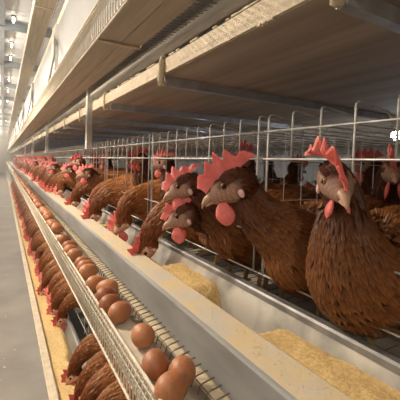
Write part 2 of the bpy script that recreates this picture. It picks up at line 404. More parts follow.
# ------------------------------------------------------------------ cages
XF = 0.482
Z_TOP, Z_MID, Z_LOW, Z_BOT = 0.0725, 0.015, -0.144, -0.232
Y0 = 0.565
loop_w = MB().tube([(0, 0, Z_MID), (0, 0, 0.100), (0.002, 0, 0.1055), (0.008, 0, 0.108), (0.085, 0, 0.100), (0.10, 0, 0.088), (0.10, 0, Z_TOP)], 0.0020, 6).mesh('hook_wire', M['wire'], True)
long_w = MB().tube([(0, 0, Z_BOT), (0, 0, 0.100), (0.002, 0, 0.1055), (0.008, 0, 0.108), (0.085, 0, 0.100), (0.10, 0, 0.088), (0.10, 0, Z_TOP)], 0.0020, 6).mesh('hook_wire', M['wire'], True)
mid_w = MB().tube([(0, 0, Z_LOW), (0, 0, 0.100), (0.002, 0, 0.1055), (0.008, 0, 0.108), (0.085, 0, 0.100), (0.10, 0, 0.088), (0.10, 0, Z_TOP)], 0.0020, 6).mesh('hook_wire', M['wire'], True)
def wire_y(name, L, r): return MB().tube([(0, 0.002, 0), (0, L - 0.002, 0)], r, 6).mesh(name, M['wire'], True)
rails = wire_y('front_rail', SP, 0.0023); rails2 = wire_y('front_rail', SP, 0.0018)
def grid(b, o, u, v, nu, nv, r):
    o, u, v = Vector(o), Vector(u), Vector(v)
    for i in range(nu + 1): b.tube([o + u * (i / nu), o + u * (i / nu) + v], r, 4, False)
    for j in range(nv + 1): b.tube([o + v * (j / nv), o + v * (j / nv) + u], r, 4, False)
    return b
part_m = grid(MB(), (0.01, 0, -0.34), (0.60, 0, 0), (0, 0, 0.44), 11, 5, 0.0012).mesh('partition_grid', M['wire'])
top_m = grid(MB(), (0.0, 0, Z_TOP), (0.62, 0, 0), (0, SP, 0), 9, 12, 0.0012).mesh('top_grid', M['wire'])
back_m = grid(MB(), (0.61, 0, -0.34), (0, SP, 0), (0, 0, 0.42), 12, 6, 0.0012).mesh('back_grid', M['wire'])
rear_m = grid(MB(), (1.24, 0, -0.34), (0, SP, 0), (0, 0, 0.50), 10, 6, 0.0013).mesh('rear_grid', M['wire'])
rtop_m = grid(MB(), (0.62, 0, Z_TOP + 0.01), (0.62, 0, 0), (0, SP, 0), 8, 8, 0.0012).mesh('rear_top_grid', M['wire'])
floor_m = grid(MB(), (0.0, 0, -0.3615), (1.24, 0.0, 0), (0, SP, 0), 20, 18, 0.0012).mesh('floor_grid', M['wire_dark'])
far_m = None
names = {-1: 'nearest wire cage at the right edge, holding the hen that faces the viewer', 0: 'second wire cage, holding the pair of left-facing hens', 1: 'third wire cage from the viewer', 2: 'fourth wire cage from the viewer, behind the grey post', 3: 'fifth wire cage from the viewer', 4: 'sixth wire cage from the viewer'}
for k in range(-2, 26):
    y = Y0 + SP * k
    c = empty('hen_cage', (XF, y, H)); tag(c, names.get(k, 'distant wire cage far down the row' if k > 0 else 'wire cage beside the viewer, outside the right edge'), 'cage', 'wire hen cages')
    if k <= 6:
        for zz, rr in ((Z_TOP, rails), (Z_MID, rails), (Z_LOW, rails2), (Z_BOT, rails2)): link('front_rail', rr, c, (0, 0, zz))
        for i in range(10):
            yy = 0.016 + i * (SP - 0.032) / 9
            link('hook_wire', long_w if i in (0, 3, 6, 9) else (mid_w if k >= 1 and i not in (2, 5, 8) else loop_w), c, (0, yy, 0))
    else:
        if far_m is None:
            b = MB()
            for zz in (Z_TOP, Z_MID, Z_LOW, Z_BOT): b.tube([(0, 0, zz), (0, SP, zz)], 0.0021, 4, False)
            for i in range(10):
                yy = 0.016 + i * (SP - 0.032) / 9
                b.tube([(0, yy, Z_BOT if i in (0, 3, 6, 9) else Z_MID), (0, yy, 0.106), (0.09, yy, 0.10)], 0.0018, 4, False)
            far_m = b.mesh('front_wires', M['wire'])
        link('front_wires', far_m, c)
    if k <= 14:
        link('partition_grid', part_m, c); link('top_grid', top_m, c); link('back_grid', back_m, c); link('floor_grid', floor_m, c)
    if k <= 6:
        link('rear_grid', rear_m, c); link('rear_top_grid', rtop_m, c)
# lower cage front
b_m = MB()
for zz in (-0.70 + Z_MID, -0.70 + Z_LOW, -0.70 + Z_BOT, -0.70 - 0.02): b_m.tube([(0, 0.001, zz), (0, SP - 0.001, zz)], 0.0019, 5, False)
rail_l = {}
for zz in (Z_MID - 0.70, -0.765, Z_LOW - 0.70, Z_BOT - 0.70): rail_l[zz] = 1
rl = wire_y('front_rail', SP, 0.0019)
vl = MB().tube([(0, 0, -0.955), (0, 0, -0.66)], 0.0019, 5).mesh('front_wire', M['wire'])
for k in range(0, 24):
    y = Y0 + SP * k
    c = empty('hen_cage', (0.40, y, H)); tag(c, 'lower wire cage front, ' + (['nearest to the viewer at the bottom edge', 'second from the viewer', 'third from the viewer'][k] if k < 3 else 'far down the aisle'), 'cage', 'lower wire hen cages')
    for zz in rail_l: link('front_rail', rl, c, (0, 0, zz))
    for i in range(3): link('front_wire', vl, c, (0, 0.05 + i * 0.27, 0))
    lf = link('floor_grid', floor_m, c, (-0.005, 0, -0.70))

# ------------------------------------------------------------------ lamps
def bulb(x, y, zt, drop, m, label, group):
    t = empty('hanging_lamp', (x, y, zt)); tag(t, label, 'lamp', group)
    MB().tube([(0, 0, 0), (0, 0, -drop)], 0.004, 6).build('cord', M['black'], t)
    MB().tube([(0, 0, -drop + 0.02), (0, 0, -drop - 0.03), (0, 0, -drop - 0.05)], [0.016, 0.02, 0.026], 10).build('socket', M['black'], t)
    return t
for i, (x, y) in enumerate(AISLE_LAMPS):
    bulb(x, y, 3.0, 0.40, M['lamp'], 'hanging lamp over the aisle, ' + ('nearest' if i == 1 else 'further along the line'), 'aisle lamps')
gl = MB().tube([(0, 0, 0.0), (0, 0, -0.012), (0, 0, -0.03), (0, 0, -0.05), (0, 0, -0.06)], [0.008, 0.012, 0.014, 0.010, 0.003], 12).mesh('globe', M['lamp'], True)
cp = MB().tube([(0, 0, 0.021), (0, 0, 0.01), (0, 0, 0.0)], [0.03, 0.022, 0.012], 10).mesh('socket', M['panel_white'], True)
for k in range(9):
    y = (4.47, 5.48, 6.2, 7.9, 9.3, 10.9, 12.6, 14.5, 16.6)[k]
    t = empty('ceiling_lamp', (0.085, y, 2.982)); tag(t, ['glowing ceiling lamp nearest the top left corner', 'second glowing ceiling lamp from the top left corner'][k] if k < 2 else 'small glowing ceiling lamp far along the ceiling', 'lamp', 'ceiling lamps')
    link('globe', gl, t); link('socket', cp, t)
gl2 = MB().tube([(0, 0, 0.03), (0, 0, 0.02), (0, 0, 0), (0, 0, -0.02), (0, 0, -0.03)], [0.004, 0.022, 0.03, 0.022, 0.004], 12).mesh('globe', M['lamp_cool'], True)
t = empty('wall_lamp', (1.93, 1.12, z(0.20))); tag(t, 'bright white lamp glowing beyond the cages at the right edge', 'lamp'); link('globe', gl2, t)
MB().tube([(0, 0, 0.03), (0, 0, 1.43)], 0.005, 6).build('cord', M['black'], t)

# ------------------------------------------------------------------ eggs
def egg_mesh(L, W):
    vs = []; fs = []; n, m = 20, 14
    for i in range(m + 1):
        a = math.pi * i / m; x = -math.cos(a)
        r = math.sin(a) * (1 + 0.13 * -x) * 0.985
        for k in range(n):
            t = 2 * math.pi * k / n
            vs.append((x * L / 2, r * math.cos(t) * W / 2, r * math.sin(t) * W / 2))
    for i in range(m):
        for k in range(n): fs.append((i * n + k, i * n + (k + 1) % n, (i + 1) * n + (k + 1) % n, (i + 1) * n + k))
    return MB().add(vs, fs).mesh('egg', M['egg'], True)
eggm = [egg_mesh(0.058, 0.0455), egg_mesh(0.055, 0.0445), egg_mesh(0.060, 0.046)]
EGGS = [(0.2215, 0.508, 70, 0, 'brown egg at the left of the nearest group of three on the belt'),
        (0.2535, 0.472, 60, 1, 'smooth brown egg at the right of the nearest group of three'),
        (0.2215, 0.441, 25, 2, 'large brown egg at the front of the nearest group of three'),
        (0.236, 0.606, 95, 1, 'single dark brown egg lying alone between two groups'),
        (0.2285, 0.722, 30, 2, 'large light brown egg ending the second row of eggs'),
        (0.221, 0.774, 25, 0, 'brown egg behind the large light one in the second row'),
        (0.224, 0.826, 20, 1, 'darker egg in the middle of the second row'),
        (0.240, 0.876, 160, 0, 'brown egg set furthest inward in the second row'),
        (0.221, 0.922, 15, 1, 'brown egg at the far end of the second row'),
        (0.2255, 1.030, 20, 2, 'brown egg at the near end of the third row'),
        (0.2285, 1.078, 10, 0, 'brown egg in the middle of the third row'),
        (0.2285, 1.126, 20, 1, 'brown egg at the far end of the third row'),
        (0.222, 1.232, 30, 0, 'round-looking brown egg leading the fourth group'),
        (0.219, 1.300, 20, 1, 'orange-brown egg in the middle of the fourth group'),
        (0.226, 1.362, 10, 0, 'paler orange egg behind in the fourth group'),
        (0.2225, 1.48, 25, 2, 'brown egg at the far end of the fourth group')]
y = 1.72
while y < 9:
    EGGS.append((0.222 + rnd.uniform(-0.003, 0.018), y, rnd.uniform(0, 60), rnd.randrange(3), 'small brown egg far along the egg belt'))
    y += rnd.choice((0.052, 0.056, 0.06, 0.075, 0.17))
for x, y, a, k, lb in EGGS:
    o = link('egg', eggm[k], None, (x, y, z(-0.3550 + (0.0455, 0.0445, 0.046)[k] * 0.496)))
    o.rotation_euler = (rnd.uniform(-0.2, 0.2), 0, R(a)); tag(o, lb, 'egg', 'brown eggs on the belt')

# ------------------------------------------------------------------ hens
AUB, RUST, TAN, CREAM, DARK = (0.050, 0.013, 0.006), (0.165, 0.047, 0.013), (0.46, 0.19, 0.060), (0.52, 0.38, 0.25), (0.030, 0.011, 0.007)
FACE = (0.56, 0.34, 0.265)
def mixc(a, b, t): return tuple(a[i] + (b[i] - a[i]) * t for i in range(3))

def catmull(P, per):
    out = []
    for i in range(len(P) - 1):
        p0, p1, p2, p3 = P[max(i - 1, 0)], P[i], P[i + 1], P[min(i + 2, len(P) - 1)]
        for k in range(per):
            t = k / per
            out.append([0.5 * (2 * b + (c - a) * t + (2 * a - 5 * b + 4 * c - d) * t * t + (3 * b - a - 3 * c + d) * t ** 3) for a, b, c, d in zip(p0, p1, p2, p3)])
    out.append(list(P[-1])); return out

def head_axes(yaw, pitch):
    F = Vector((math.cos(yaw) * math.cos(pitch), math.sin(yaw) * math.cos(pitch), math.sin(pitch)))
    S = Vector((-math.sin(yaw), math.cos(yaw), 0)); return F, S, F.cross(S)

def hen_meshes(neck, head, yaw, pitch, seed, lean=0.012, comb_h=1.0, comb_l=1.0, light=0.35, n_feather=1500, tint=1.0, hs=1.12, twist=0.0, ws=1.0):
    """local frame: +x forward, feet on z = 0. neck: [(x,y,z,w,h)...], head: centre of the skull"""
    rg = random.Random(seed); out = {}
    hp = Vector(head); F, S, U = head_axes(yaw, pitch); Fn, Un = F.copy(), U.copy(); F, S, U = F * hs, S * hs, U * hs
    body = [(-0.205, 0, 0.262, 0.012, 0.012), (-0.165, 0, 0.248, 0.046, 0.044), (-0.10, 0, 0.222, 0.074, 0.078), (-0.02, 0, 0.198, 0.088, 0.096),
            (0.06, 0, 0.188, 0.086, 0.096), (0.115, 0, 0.196, 0.068, 0.084)]
    nb = len(body)
    P = body + list(neck)
    nn = len(P)
    for a, w, h in ((-0.018, 0.0225, 0.0245), (0.0, 0.0215, 0.0235), (0.014, 0.0175, 0.0195), (0.026, 0.012, 0.0135), (0.034, 0.0075, 0.0085)):
        q = hp + F * a - U * (0.002 if a < 0.02 else 0.004); P.append((q.x, q.y, q.z, w * hs, h * hs))
    PER = 5
    C = catmull(P, PER); n = 20; rings = []; side = Vector((0, 1, 0))
    for i, c in enumerate(C):
        p = Vector(c[:3]); t = (Vector(C[min(i + 1, len(C) - 1)][:3]) - Vector(C[max(i - 1, 0)][:3])).normalized()
        side = (side - t * side.dot(t)).normalized(); rings.append((p, t, side.copy(), t.cross(side), max(c[3], 0.004), max(c[4], 0.004)))
    i_neck = (nb - 1) * PER; i_head = nn * PER + 1
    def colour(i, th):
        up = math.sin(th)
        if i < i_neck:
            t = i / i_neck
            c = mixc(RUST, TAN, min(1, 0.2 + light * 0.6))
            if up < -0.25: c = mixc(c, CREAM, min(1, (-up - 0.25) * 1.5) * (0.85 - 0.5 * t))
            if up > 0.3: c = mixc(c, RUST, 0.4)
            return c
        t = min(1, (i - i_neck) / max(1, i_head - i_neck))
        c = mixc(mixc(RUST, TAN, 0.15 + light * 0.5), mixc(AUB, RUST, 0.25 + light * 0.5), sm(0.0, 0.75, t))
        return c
    mb = MB(); vs = []; fs = []; cs = []
    for i, (p, t, s, u, w, h) in enumerate(rings):
        for k in range(n):
            th = 2 * math.pi * k / n
            vs.append(p + s * math.cos(th) * w + u * math.sin(th) * h)
            c = colour(i, th)
            c = mixc(c, DARK, 0.25)
            if i >= i_head:
                ff = sm(i_head - 1, i_head + 2.5, i - (9 if math.sin(th) > 0.7 else 0)) * (0.8 + 0.25 * math.sin(i * 2.3 + k * 1.7))
                c = mixc(c, FACE, ff)
            cs.append(tuple(q * tint for q in c))
    for i in range(len(rings) - 1):
        for k in range(n): fs.append((i * n + k, i * n + (k + 1) % n, (i + 1) * n + (k + 1) % n, (i + 1) * n + k))
    fs.append(tuple(reversed(range(n)))); fs.append(tuple(range((len(rings) - 1) * n, len(rings) * n)))
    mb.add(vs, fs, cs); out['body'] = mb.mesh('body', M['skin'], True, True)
    # feathers laid over the body, tips towards the tail
    wts = []
    for i, (p, t, s, u, w, h) in enumerate(rings[:i_head + 1]):
        if i < 2: wts.append(0); continue
        d = (p - rings[i - 1][0]).length; wts.append(d * (w + h) * (1.0 if i < i_neck else 2.2))
    idx = rg.choices(range(len(wts)), wts, k=int(n_feather * 1.6))
    for _ in range(220): idx.append(-rg.randrange(i_head - 1, i_head + 7))
    fb = MB()
    for i in idx:
        crown = i < 0; i = abs(i)
        p, t, s, u, w, h = rings[i]; th = rg.uniform(0.85, math.pi - 0.85) if crown else rg.uniform(0, 2 * math.pi)
        nrm = (s * math.cos(th) / w + u * math.sin(th) / h).normalized()
        pos = p + s * math.cos(th) * w + u * math.sin(th) * h
        p2, t2, s2, u2, w2, h2 = rings[max(i - 2, 0)]
        al = (p2 + s2 * math.cos(th) * w2 + u2 * math.sin(th) * h2) - pos
        if al.length < 1e-6: continue
        al.normalize(); nrm = (nrm - al * nrm.dot(al)).normalized(); wd = al.cross(nrm)
        al = (al + wd * rg.uniform(-0.25, 0.25)).normalized(); wd = al.cross(nrm)
        k = sm(i_neck - 4, i_head, i)
        L = (0.029 * (1 - k) + 0.020 * k) * rg.uniform(0.8, 1.25); W = (0.0056 * (1 - k) + 0.0025 * k) * rg.uniform(0.8, 1.2)
        if crown: L *= 0.55; W *= 0.8
        lift = 0.0050 * (1 - k) + 0.0026 * k
        c = colour(i, th); v = rg.random()
        c = mixc(c, DARK, 0.55 * max(0, v - 0.45)) if v > 0.45 else mixc(c, TAN, 0.5 * (0.45 - v) * (1.1 - 0.6 * k))
        c = tuple(q * tint for q in c)
        if light > 0.6 and rg.random() < 0.10 and k < 0.7: c = mixc(c, CREAM, rg.uniform(0.3, 0.8))
        ce = mixc(c, TAN, 0.30 if k < 0.6 else 0.10); cb = mixc(c, DARK, 0.35)
        b0 = pos - al * L * 0.25 + nrm * 0.0008
        m_ = pos + al * L * 0.25 + nrm * lift * 0.8; tip = pos + al * L * 0.75 + nrm * lift * rg.uniform(0.6, 1.6)
        fb.add([b0, m_ + wd * W - nrm * 0.0012, m_ + nrm * 0.0008, m_ - wd * W - nrm * 0.0012, tip], [(0, 1, 2), (0, 2, 3), (1, 4, 2), (2, 4, 3)], [cb, c, c, c, ce])
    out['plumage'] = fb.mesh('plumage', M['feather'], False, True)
    # wings: a rounded shell plus long flight feathers
    for sgn, nm in ((1, 'wing_a'), (-1, 'wing_b')):
        wb = MB(); vs = []; fs = []; cs = []; nu, nv = 14, 8
        for i in range(nu + 1):
            for j in range(nv + 1):
                a = i / nu; v = j / nv * 2 - 1
                hh = 0.058 * math.sqrt(max(0, 1 - (2 * a - 1) ** 2)) * (1.0 - 0.25 * a) + 0.001
                x = 0.085 - 0.235 * a; zc = 0.222 + 0.028 * a
                bulge = 0.020 * math.sqrt(max(0, 1 - v * v)) * math.sqrt(max(0, 1 - (2 * a - 1) ** 2))
                yb = 0.079 - 0.062 * max(0, a - 0.35) - abs(v) * 0.010
                vs.append((x, sgn * (yb + bulge), zc + v * hh))
                cs.append(tuple(q * tint for q in mixc(RUST, TAN, min(1, 0.1 + 0.75 * light * (1 - 0.6 * a)))))
        for i in range(nu):
            for j in range(nv):
                q = (i * (nv + 1) + j, i * (nv + 1) + j + 1, (i + 1) * (nv + 1) + j + 1, (i + 1) * (nv + 1) + j); fs.append(q if sgn < 0 else q[::-1])
        wb.add(vs, fs, cs)
        for _ in range(150):
            a = rg.random(); v = rg.uniform(-0.95, 0.95)
            hh = 0.058 * math.sqrt(max(0, 1 - (2 * a - 1) ** 2)) * (1 - 0.25 * a)
            x = 0.085 - 0.235 * a; zc = 0.222 + 0.028 * a
            bulge = 0.020 * math.sqrt(max(0, 1 - v * v)) * math.sqrt(max(0, 1 - (2 * a - 1) ** 2))
            p = Vector((x, sgn * (0.079 - 0.062 * max(0, a - 0.35) - abs(v) * 0.010 + bulge + 0.002), zc + v * hh))
            L = 0.03 + 0.035 * a; W = 0.009; d = Vector((-0.97, -sgn * 0.10, 0.08 - 0.12 * v)).normalized(); nn_ = Vector((0, sgn, 0)); up = nn_.cross(d)
            c = mixc(RUST, TAN, min(1, rg.random() * (0.35 + light * 0.8))); c = mixc(c, DARK, 0.35 * rg.random()); c = mixc(c, CREAM, 0.6) if rg.random() < 0.10 * light else c; c = tuple(q * tint for q in c)
            m_ = p + d * L * 0.6 + nn_ * 0.003
            wb.add([p, m_ + up * W, m_ + nn_ * 0.001, m_ - up * W, p + d * L + nn_ * 0.002], [(0, 1, 2), (0, 2, 3), (1, 4, 2), (2, 4, 3)], [mixc(c, DARK, 0.3), c, c, c, mixc(c, TAN, 0.5)])
        out[nm] = wb.mesh('wing', M['feather'], False, True)
    tb = MB()
    for i in range(9):
        a = (i - 4) / 4; d = Vector((-0.80, a * 0.20, 0.52 - abs(a) * 0.25)).normalized(); p = Vector((-0.17, a * 0.022, 0.25)); L = 0.115 - 0.02 * abs(a)
        wd = Vector((0.3, 0.9, 0.3 * a)).normalized() * 0.017; c = tuple(q * tint for q in mixc(RUST, (DARK, TAN)[i % 2], 0.35))
        tb.add([p, p + d * L * 0.7 + wd, p + d * L * 0.7 + Vector((0.002, 0, 0.003)), p + d * L * 0.7 - wd, p + d * L], [(0, 1, 2), (0, 2, 3), (1, 4, 2), (2, 4, 3)], [mixc(c, CREAM, 0.3), c, c, c, c])
    out['tail'] = tb.mesh('tail', M['feather'], False, True)
    # comb: serrated blade along the skull
    cb_ = MB(); vs = []; fs = []; nt_, nv = 60, 6
    def comb_pt(tt, v, sd):
        a = 0.037 - 0.074 * tt * comb_l - 0.012 * max(0, tt - 0.6) * v
        base = 0.0185 - 0.014 * max(0, 0.28 - tt) / 0.28 - 0.004 * max(0, tt - 0.7) / 0.3
        if tt > 0.72: base += (tt - 0.72) * 0.035
        env = math.sin(math.pi * min(1, (tt * 0.90 + 0.10))) ** 0.55
        sp = abs(math.sin(math.pi * (tt * 5.0 + 0.15 + 0.12 * math.sin(seed * 1.7 + tt * 7)))); sp = 1 - (1 - sp) ** 0.9
        spk = sp ** 1.5 * (0.75 + 0.35 * math.sin(math.pi * tt) + 0.25 * math.sin(seed + tt * 11))
        if tt > 0.86: spk *= 0.4 + 0.6 * (1 - tt) / 0.14
        top = env * (0.023 + 0.015 * spk) * comb_h
        hgt = base + (top + 0.003) * v
        fan = (tt - 0.45) * 0.018 * v * v
        bend = lean * v ** 1.6 + twist * (max(0.0, tt - 0.12) ** 0.8) * min(1.0, v * 1.4)
        th = 0.0062 * (1 - 0.72 * v) * (0.55 + 0.45 * env)
        if v > 0.97: th *= 0.35
        return hp + F * (a - fan) + U * (hgt - abs(bend) * 0.2 * v) + S * (bend + sd * th * 0.5 + 0.0014 * math.sin(tt * 19 + v * 3))
    for sd in (-1, 1):
        for i in range(nt_ + 1):
            for j in range(nv + 1): vs.append(comb_pt(i / nt_, j / nv, sd))
    off = (nt_ + 1) * (nv + 1)
    for i in range(nt_):
        for j in range(nv):
            a, b_, c, d = i * (nv + 1) + j, i * (nv + 1) + j + 1, (i + 1) * (nv + 1) + j + 1, (i + 1) * (nv + 1) + j
            fs.append((a, b_, c, d)); fs.append((d + off, c + off, b_ + off, a + off))
        a, d = i * (nv + 1) + nv, (i + 1) * (nv + 1) + nv; fs.append((a, a + off, d + off, d))
    for i in (0, nt_):
        for j in range(nv):
            a = i * (nv + 1) + j; q = (a, a + off, a + 1 + off, a + 1); fs.append(q if i else q[::-1])
    out['comb'] = cb_.add(vs, fs).mesh('comb', M['comb'], True)
    # wattles
    for sgn, nm in ((1, 'wattle_a'), (-1, 'wattle_b')):
        wb = MB(); vs = []; fs = []; mu, mv = 8, 12; Lw = 0.034 * hs * ws
        G = Vector((0, 0, -1)) * 0.75 - Un * 0.45; G.normalize()
        root = hp + F * 0.019 - U * 0.016 + S * sgn * 0.0085
        A = (Fn - G * Fn.dot(G)).normalized(); B = G.cross(A)
        for i in range(mu + 1):
            a = i / mu; wdt = 0.0138 * hs * ws * math.sin(math.pi * (a ** 1.25 * 0.84 + 0.10)) ** 0.9 + 0.001; tk = 0.0042 * math.sin(math.pi * (a * 0.9 + 0.08)) + 0.0006
            for k in range(mv):
                t = 2 * math.pi * k / mv
                vs.append(root + G * Lw * a + A * (math.cos(t) * wdt - 0.004 * a) + B * math.sin(t) * tk + S * sgn * 0.005 * a)
        for i in range(mu):
            for k in range(mv): fs.append((i * mv + k, i * mv + (k + 1) % mv, (i + 1) * mv + (k + 1) % mv, (i + 1) * mv + k))
        fs.append(tuple(reversed(range(mv)))); fs.append(tuple(range(mu * mv, (mu + 1) * mv)))
        out[nm] = wb.add(vs, fs).mesh('wattle', M['comb'], True)
        # eye, brow side
        def ball(c, r, f, name, m, flat):
            vs = []; fs = []; mu, mv = 8, 12
            for i in range(mu + 1):
                a = math.pi * i / mu
                for k in range(mv):
                    t = 2 * math.pi * k / mv; vs.append(c + S * sgn * math.cos(a) * r * flat + F * math.sin(a) * math.cos(t) * r * f + U * math.sin(a) * math.sin(t) * r)
            for i in range(mu):
                for k in range(mv): fs.append((i * mv + k, i * mv + (k + 1) % mv, (i + 1) * mv + (k + 1) % mv, (i + 1) * mv + k))
            return MB().add(vs, fs).mesh(name, m, True)
        sx = 'a' if sgn > 0 else 'b'
        e = hp + F * 0.007 + U * 0.0055 + S * sgn * 0.0178
        out['eye_' + sx] = ball(e, 0.0056, 1.0, 'eye', M['iris'], 0.72)
        out['pupil_' + sx] = ball(e + S * sgn * 0.0022, 0.0040, 1.0, 'pupil', M['pupil'], 0.62)
        out['lobe_' + sx] = ball(hp - F * 0.0115 - U * 0.0125 + S * sgn * 0.0195, 0.0085, 0.55, 'earlobe', M['lobe'], 0.38)
    # beak: curved upper and shorter lower mandible
    bk = MB(); 
    def cone(pts, rad, rad2):
        vs = []; fs = []; m = 10
        for p, r1, r2 in zip(pts, rad, rad2):
            for k in range(m):
                t = 2 * math.pi * k / m; vs.append(p + S * math.cos(t) * r1 + U * math.sin(t) * r2)
        for i in range(len(pts) - 1):
            for k in range(m): fs.append((i * m + k, i * m + (k + 1) % m, (i + 1) * m + (k + 1) % m, (i + 1) * m + k))
        fs.append(tuple(reversed(range(m)))); fs.append(tuple(range((len(pts) - 1) * m, len(pts) * m))); bk.add(vs, fs)
    q = lambda a, u: hp + F * a + U * u
    cone([q(0.024, -0.001), q(0.033, -0.001), q(0.042, -0.0035), q(0.049, -0.008), q(0.0515, -0.0125)], [0.0100, 0.0080, 0.0056, 0.0030, 0.0006], [0.0085, 0.0070, 0.0052, 0.0032, 0.0008])
    cone([q(0.022, -0.0095), q(0.032, -0.0095), q(0.041, -0.0105), q(0.046, -0.0115)], [0.0085, 0.0065, 0.0040, 0.0006], [0.0045, 0.0036, 0.0024, 0.0006])
    out['beak'] = bk.mesh('beak', M['beak'], True)
    for sgn, nm in ((1, 'leg_a'), (-1, 'leg_b')):
        lb = MB(); y = sgn * 0.045
        lb.tube([(0.0, y, 0.14), (-0.012, y, 0.085), (0.0, y, 0.012)], [0.020, 0.0075, 0.0065], 8)
        for a in (-0.5, 0, 0.5): lb.tube([(0, y, 0.011), (0.028 * math.cos(a), y + 0.028 * math.sin(a), 0.008), (0.055 * math.cos(a), y + 0.055 * math.sin(a), 0.003)], [0.006, 0.0045, 0.0022], 6)
        lb.tube([(0, y, 0.010), (-0.024, y, 0.004)], [0.005, 0.0025], 6)
        out[nm] = lb.mesh('leg', M['shank'], True)
    return out

PART = {'body': 'body', 'plumage': 'plumage', 'wing_a': 'wing', 'wing_b': 'wing', 'tail': 'tail', 'comb': 'comb', 'wattle_a': 'wattle', 'wattle_b': 'wattle', 'lobe_a': 'earlobe', 'lobe_b': 'earlobe', 'beak': 'beak', 'leg_a': 'leg', 'leg_b': 'leg'}
def place_hen(ms, loc, rz, label, group):
    t = empty('hen', (loc[0], loc[1], loc[2]), R(rz)); tag(t, label, 'hen', group)
    for k, nm in PART.items():
        o = link(nm, ms[k], t)
        if k == 'plumage': o['kind'] = 'stuff'
    for s in 'ab':
        e = link('eye', ms['eye_' + s], t); link('pupil', ms['pupil_' + s], e)
    return t
def merged(ms):
    vs = []; fs = []; mats = []; mi = []; cs = []
    for k in ms:
        if k.startswith('leg') or k.startswith('pupil'): continue
        me = ms[k]; o = len(vs); vs += [tuple(v.co) for v in me.vertices]
        m = me.materials[0]
        if m not in mats: mats.append(m)
        at = me.attributes.get('tint')
        cs += [tuple(at.data[i].color) for i in range(len(me.vertices))] if at else [(1, 1, 1, 1)] * len(me.vertices)
        for p in me.polygons: fs.append(tuple(i + o for i in p.vertices)); mi.append(mats.index(m))
    me = bpy.data.meshes.new('hen'); me.from_pydata(vs, [], fs); me.update()
    for m in mats: me.materials.append(m)
    me.polygons.foreach_set('material_index', mi); me.polygons.foreach_set('use_smooth', [True] * len(fs))
    at = me.attributes.new('tint', 'FLOAT_COLOR', 'POINT'); at.data.foreach_set('color', [q for c in cs for q in c])
    return me

FZ = z(-0.360)
def upright(h=0.34, fx=0.17, sy=0.0):
    return [(0.140, sy * 0.1, 0.232, 0.052, 0.062), (0.150 + (fx - 0.17) * 0.4, sy * 0.4, 0.232 + (h - 0.232) * 0.42, 0.037, 0.043), (fx - 0.022, sy * 0.9, h - 0.030, 0.026, 0.028)]
def reach(hx, hy, hz):
    return [(0.150, hy * 0.15, 0.225, 0.052, 0.060), (0.150 + (hx - 0.15) * 0.45, hy * 0.55, 0.225 + (hz - 0.225) * 0.40, 0.038, 0.042), (hx - 0.035, hy * 0.92, hz - (hz - 0.22) * 0.12, 0.027, 0.029)]
def feeding(hx, hy, hz):
    return [(0.155, hy * 0.1, 0.205, 0.053, 0.060), (0.208, hy * 0.4, 0.200, 0.040, 0.045), (hx - 0.020, hy * 0.8, hz + 0.068, 0.0275, 0.030), (hx - 0.004, hy, hz + 0.028, 0.0245, 0.0255)]

G1 = 'hens with heads out over the trough'
# the hen facing the viewer
ms = hen_meshes(upright(0.338, 0.172, -0.0), (0.172, 0.0, 0.338), R(54), R(-20), 1, lean=-0.012, comb_h=1.15, comb_l=1.0, ws=0.75, light=0.25, n_feather=3600, tint=0.62, hs=1.14, twist=-0.026)
place_hen(ms, (0.604, 0.336, FZ), 180, 'brown hen at the right facing the viewer with its comb flopped aside', G1)
# big hen in profile
ms = hen_meshes(reach(0.262, -0.045, 0.318), (0.262, -0.045, 0.318), R(-33), R(-27), 2, lean=0.004, comb_h=0.92, comb_l=1.05, light=0.40, n_feather=3600, hs=1.25, tint=0.74)
place_hen(ms, (0.632, 0.480, FZ), 180, 'large brown hen in the middle, facing left with a big upright red comb', G1)
ms = hen_meshes(reach(0.262, -0.03, 0.302), (0.262, -0.03, 0.302), R(-32), R(-26), 3, lean=-0.004, comb_h=0.68, light=0.15, n_feather=2000, tint=0.85, hs=1.15)
place_hen(ms, (0.640, 0.700, FZ), 180, 'dark brown hen facing left just behind the large middle hen, upper of the pair', G1)
ms = hen_meshes(reach(0.275, 0.05, 0.232), (0.275, 0.05, 0.232), R(-32), R(-26), 4, lean=0.0, comb_h=0.5, light=0.15, n_feather=2000, tint=0.85, hs=1.12)
place_hen(ms, (0.650, 0.775, FZ), 180, 'dark brown hen facing left, lower of the pair with its head under the other', G1)
feedA = hen_meshes(feeding(0.275, 0.0, 0.095), (0.275, 0.0, 0.095), R(0), R(-62), 5, lean=0.006, comb_h=0.8, light=0.9, n_feather=1700, tint=1.3)
feedB = hen_meshes(feeding(0.265, 0.03, 0.120), (0.265, 0.03, 0.120), R(-25), R(-48), 6, lean=-0.008, comb_h=0.8, light=1.2, n_feather=1700, tint=1.45)
upA = hen_meshes(upright(0.345, 0.19, -0.02), (0.19, -0.02, 0.345), R(-28), R(-10), 8, lean=0.012, comb_h=0.75, light=0.4, n_feather=1500)
upB = hen_meshes(reach(0.245, 0.0, 0.285), (0.245, 0.0, 0.285), R(-10), R(-18), 9, lean=-0.016, comb_h=0.75, light=0.3, n_feather=1500, tint=0.95)
place_hen(feedA, (0.650, 0.945, FZ), 178, 'rust brown hen bending over the trough beside the pair, head hidden below the lip', G1)
place_hen(feedB, (0.640, 1.36, FZ), 196, 'orange brown hen with its head down in the trough, left of the pair', G1)
place_hen(feedB, (0.645, 1.78, FZ), 190, 'orange brown hen feeding left of another feeding hen, red comb towards the aisle', G1)
place_hen(upB, (0.640, 1.93, FZ), 180, 'upright dark-headed hen standing above the feeding hens', G1)
place_hen(upA, (0.625, 2.36, FZ), 178, 'upright hen just left of the grey post, behind the dark-headed hen', G1)
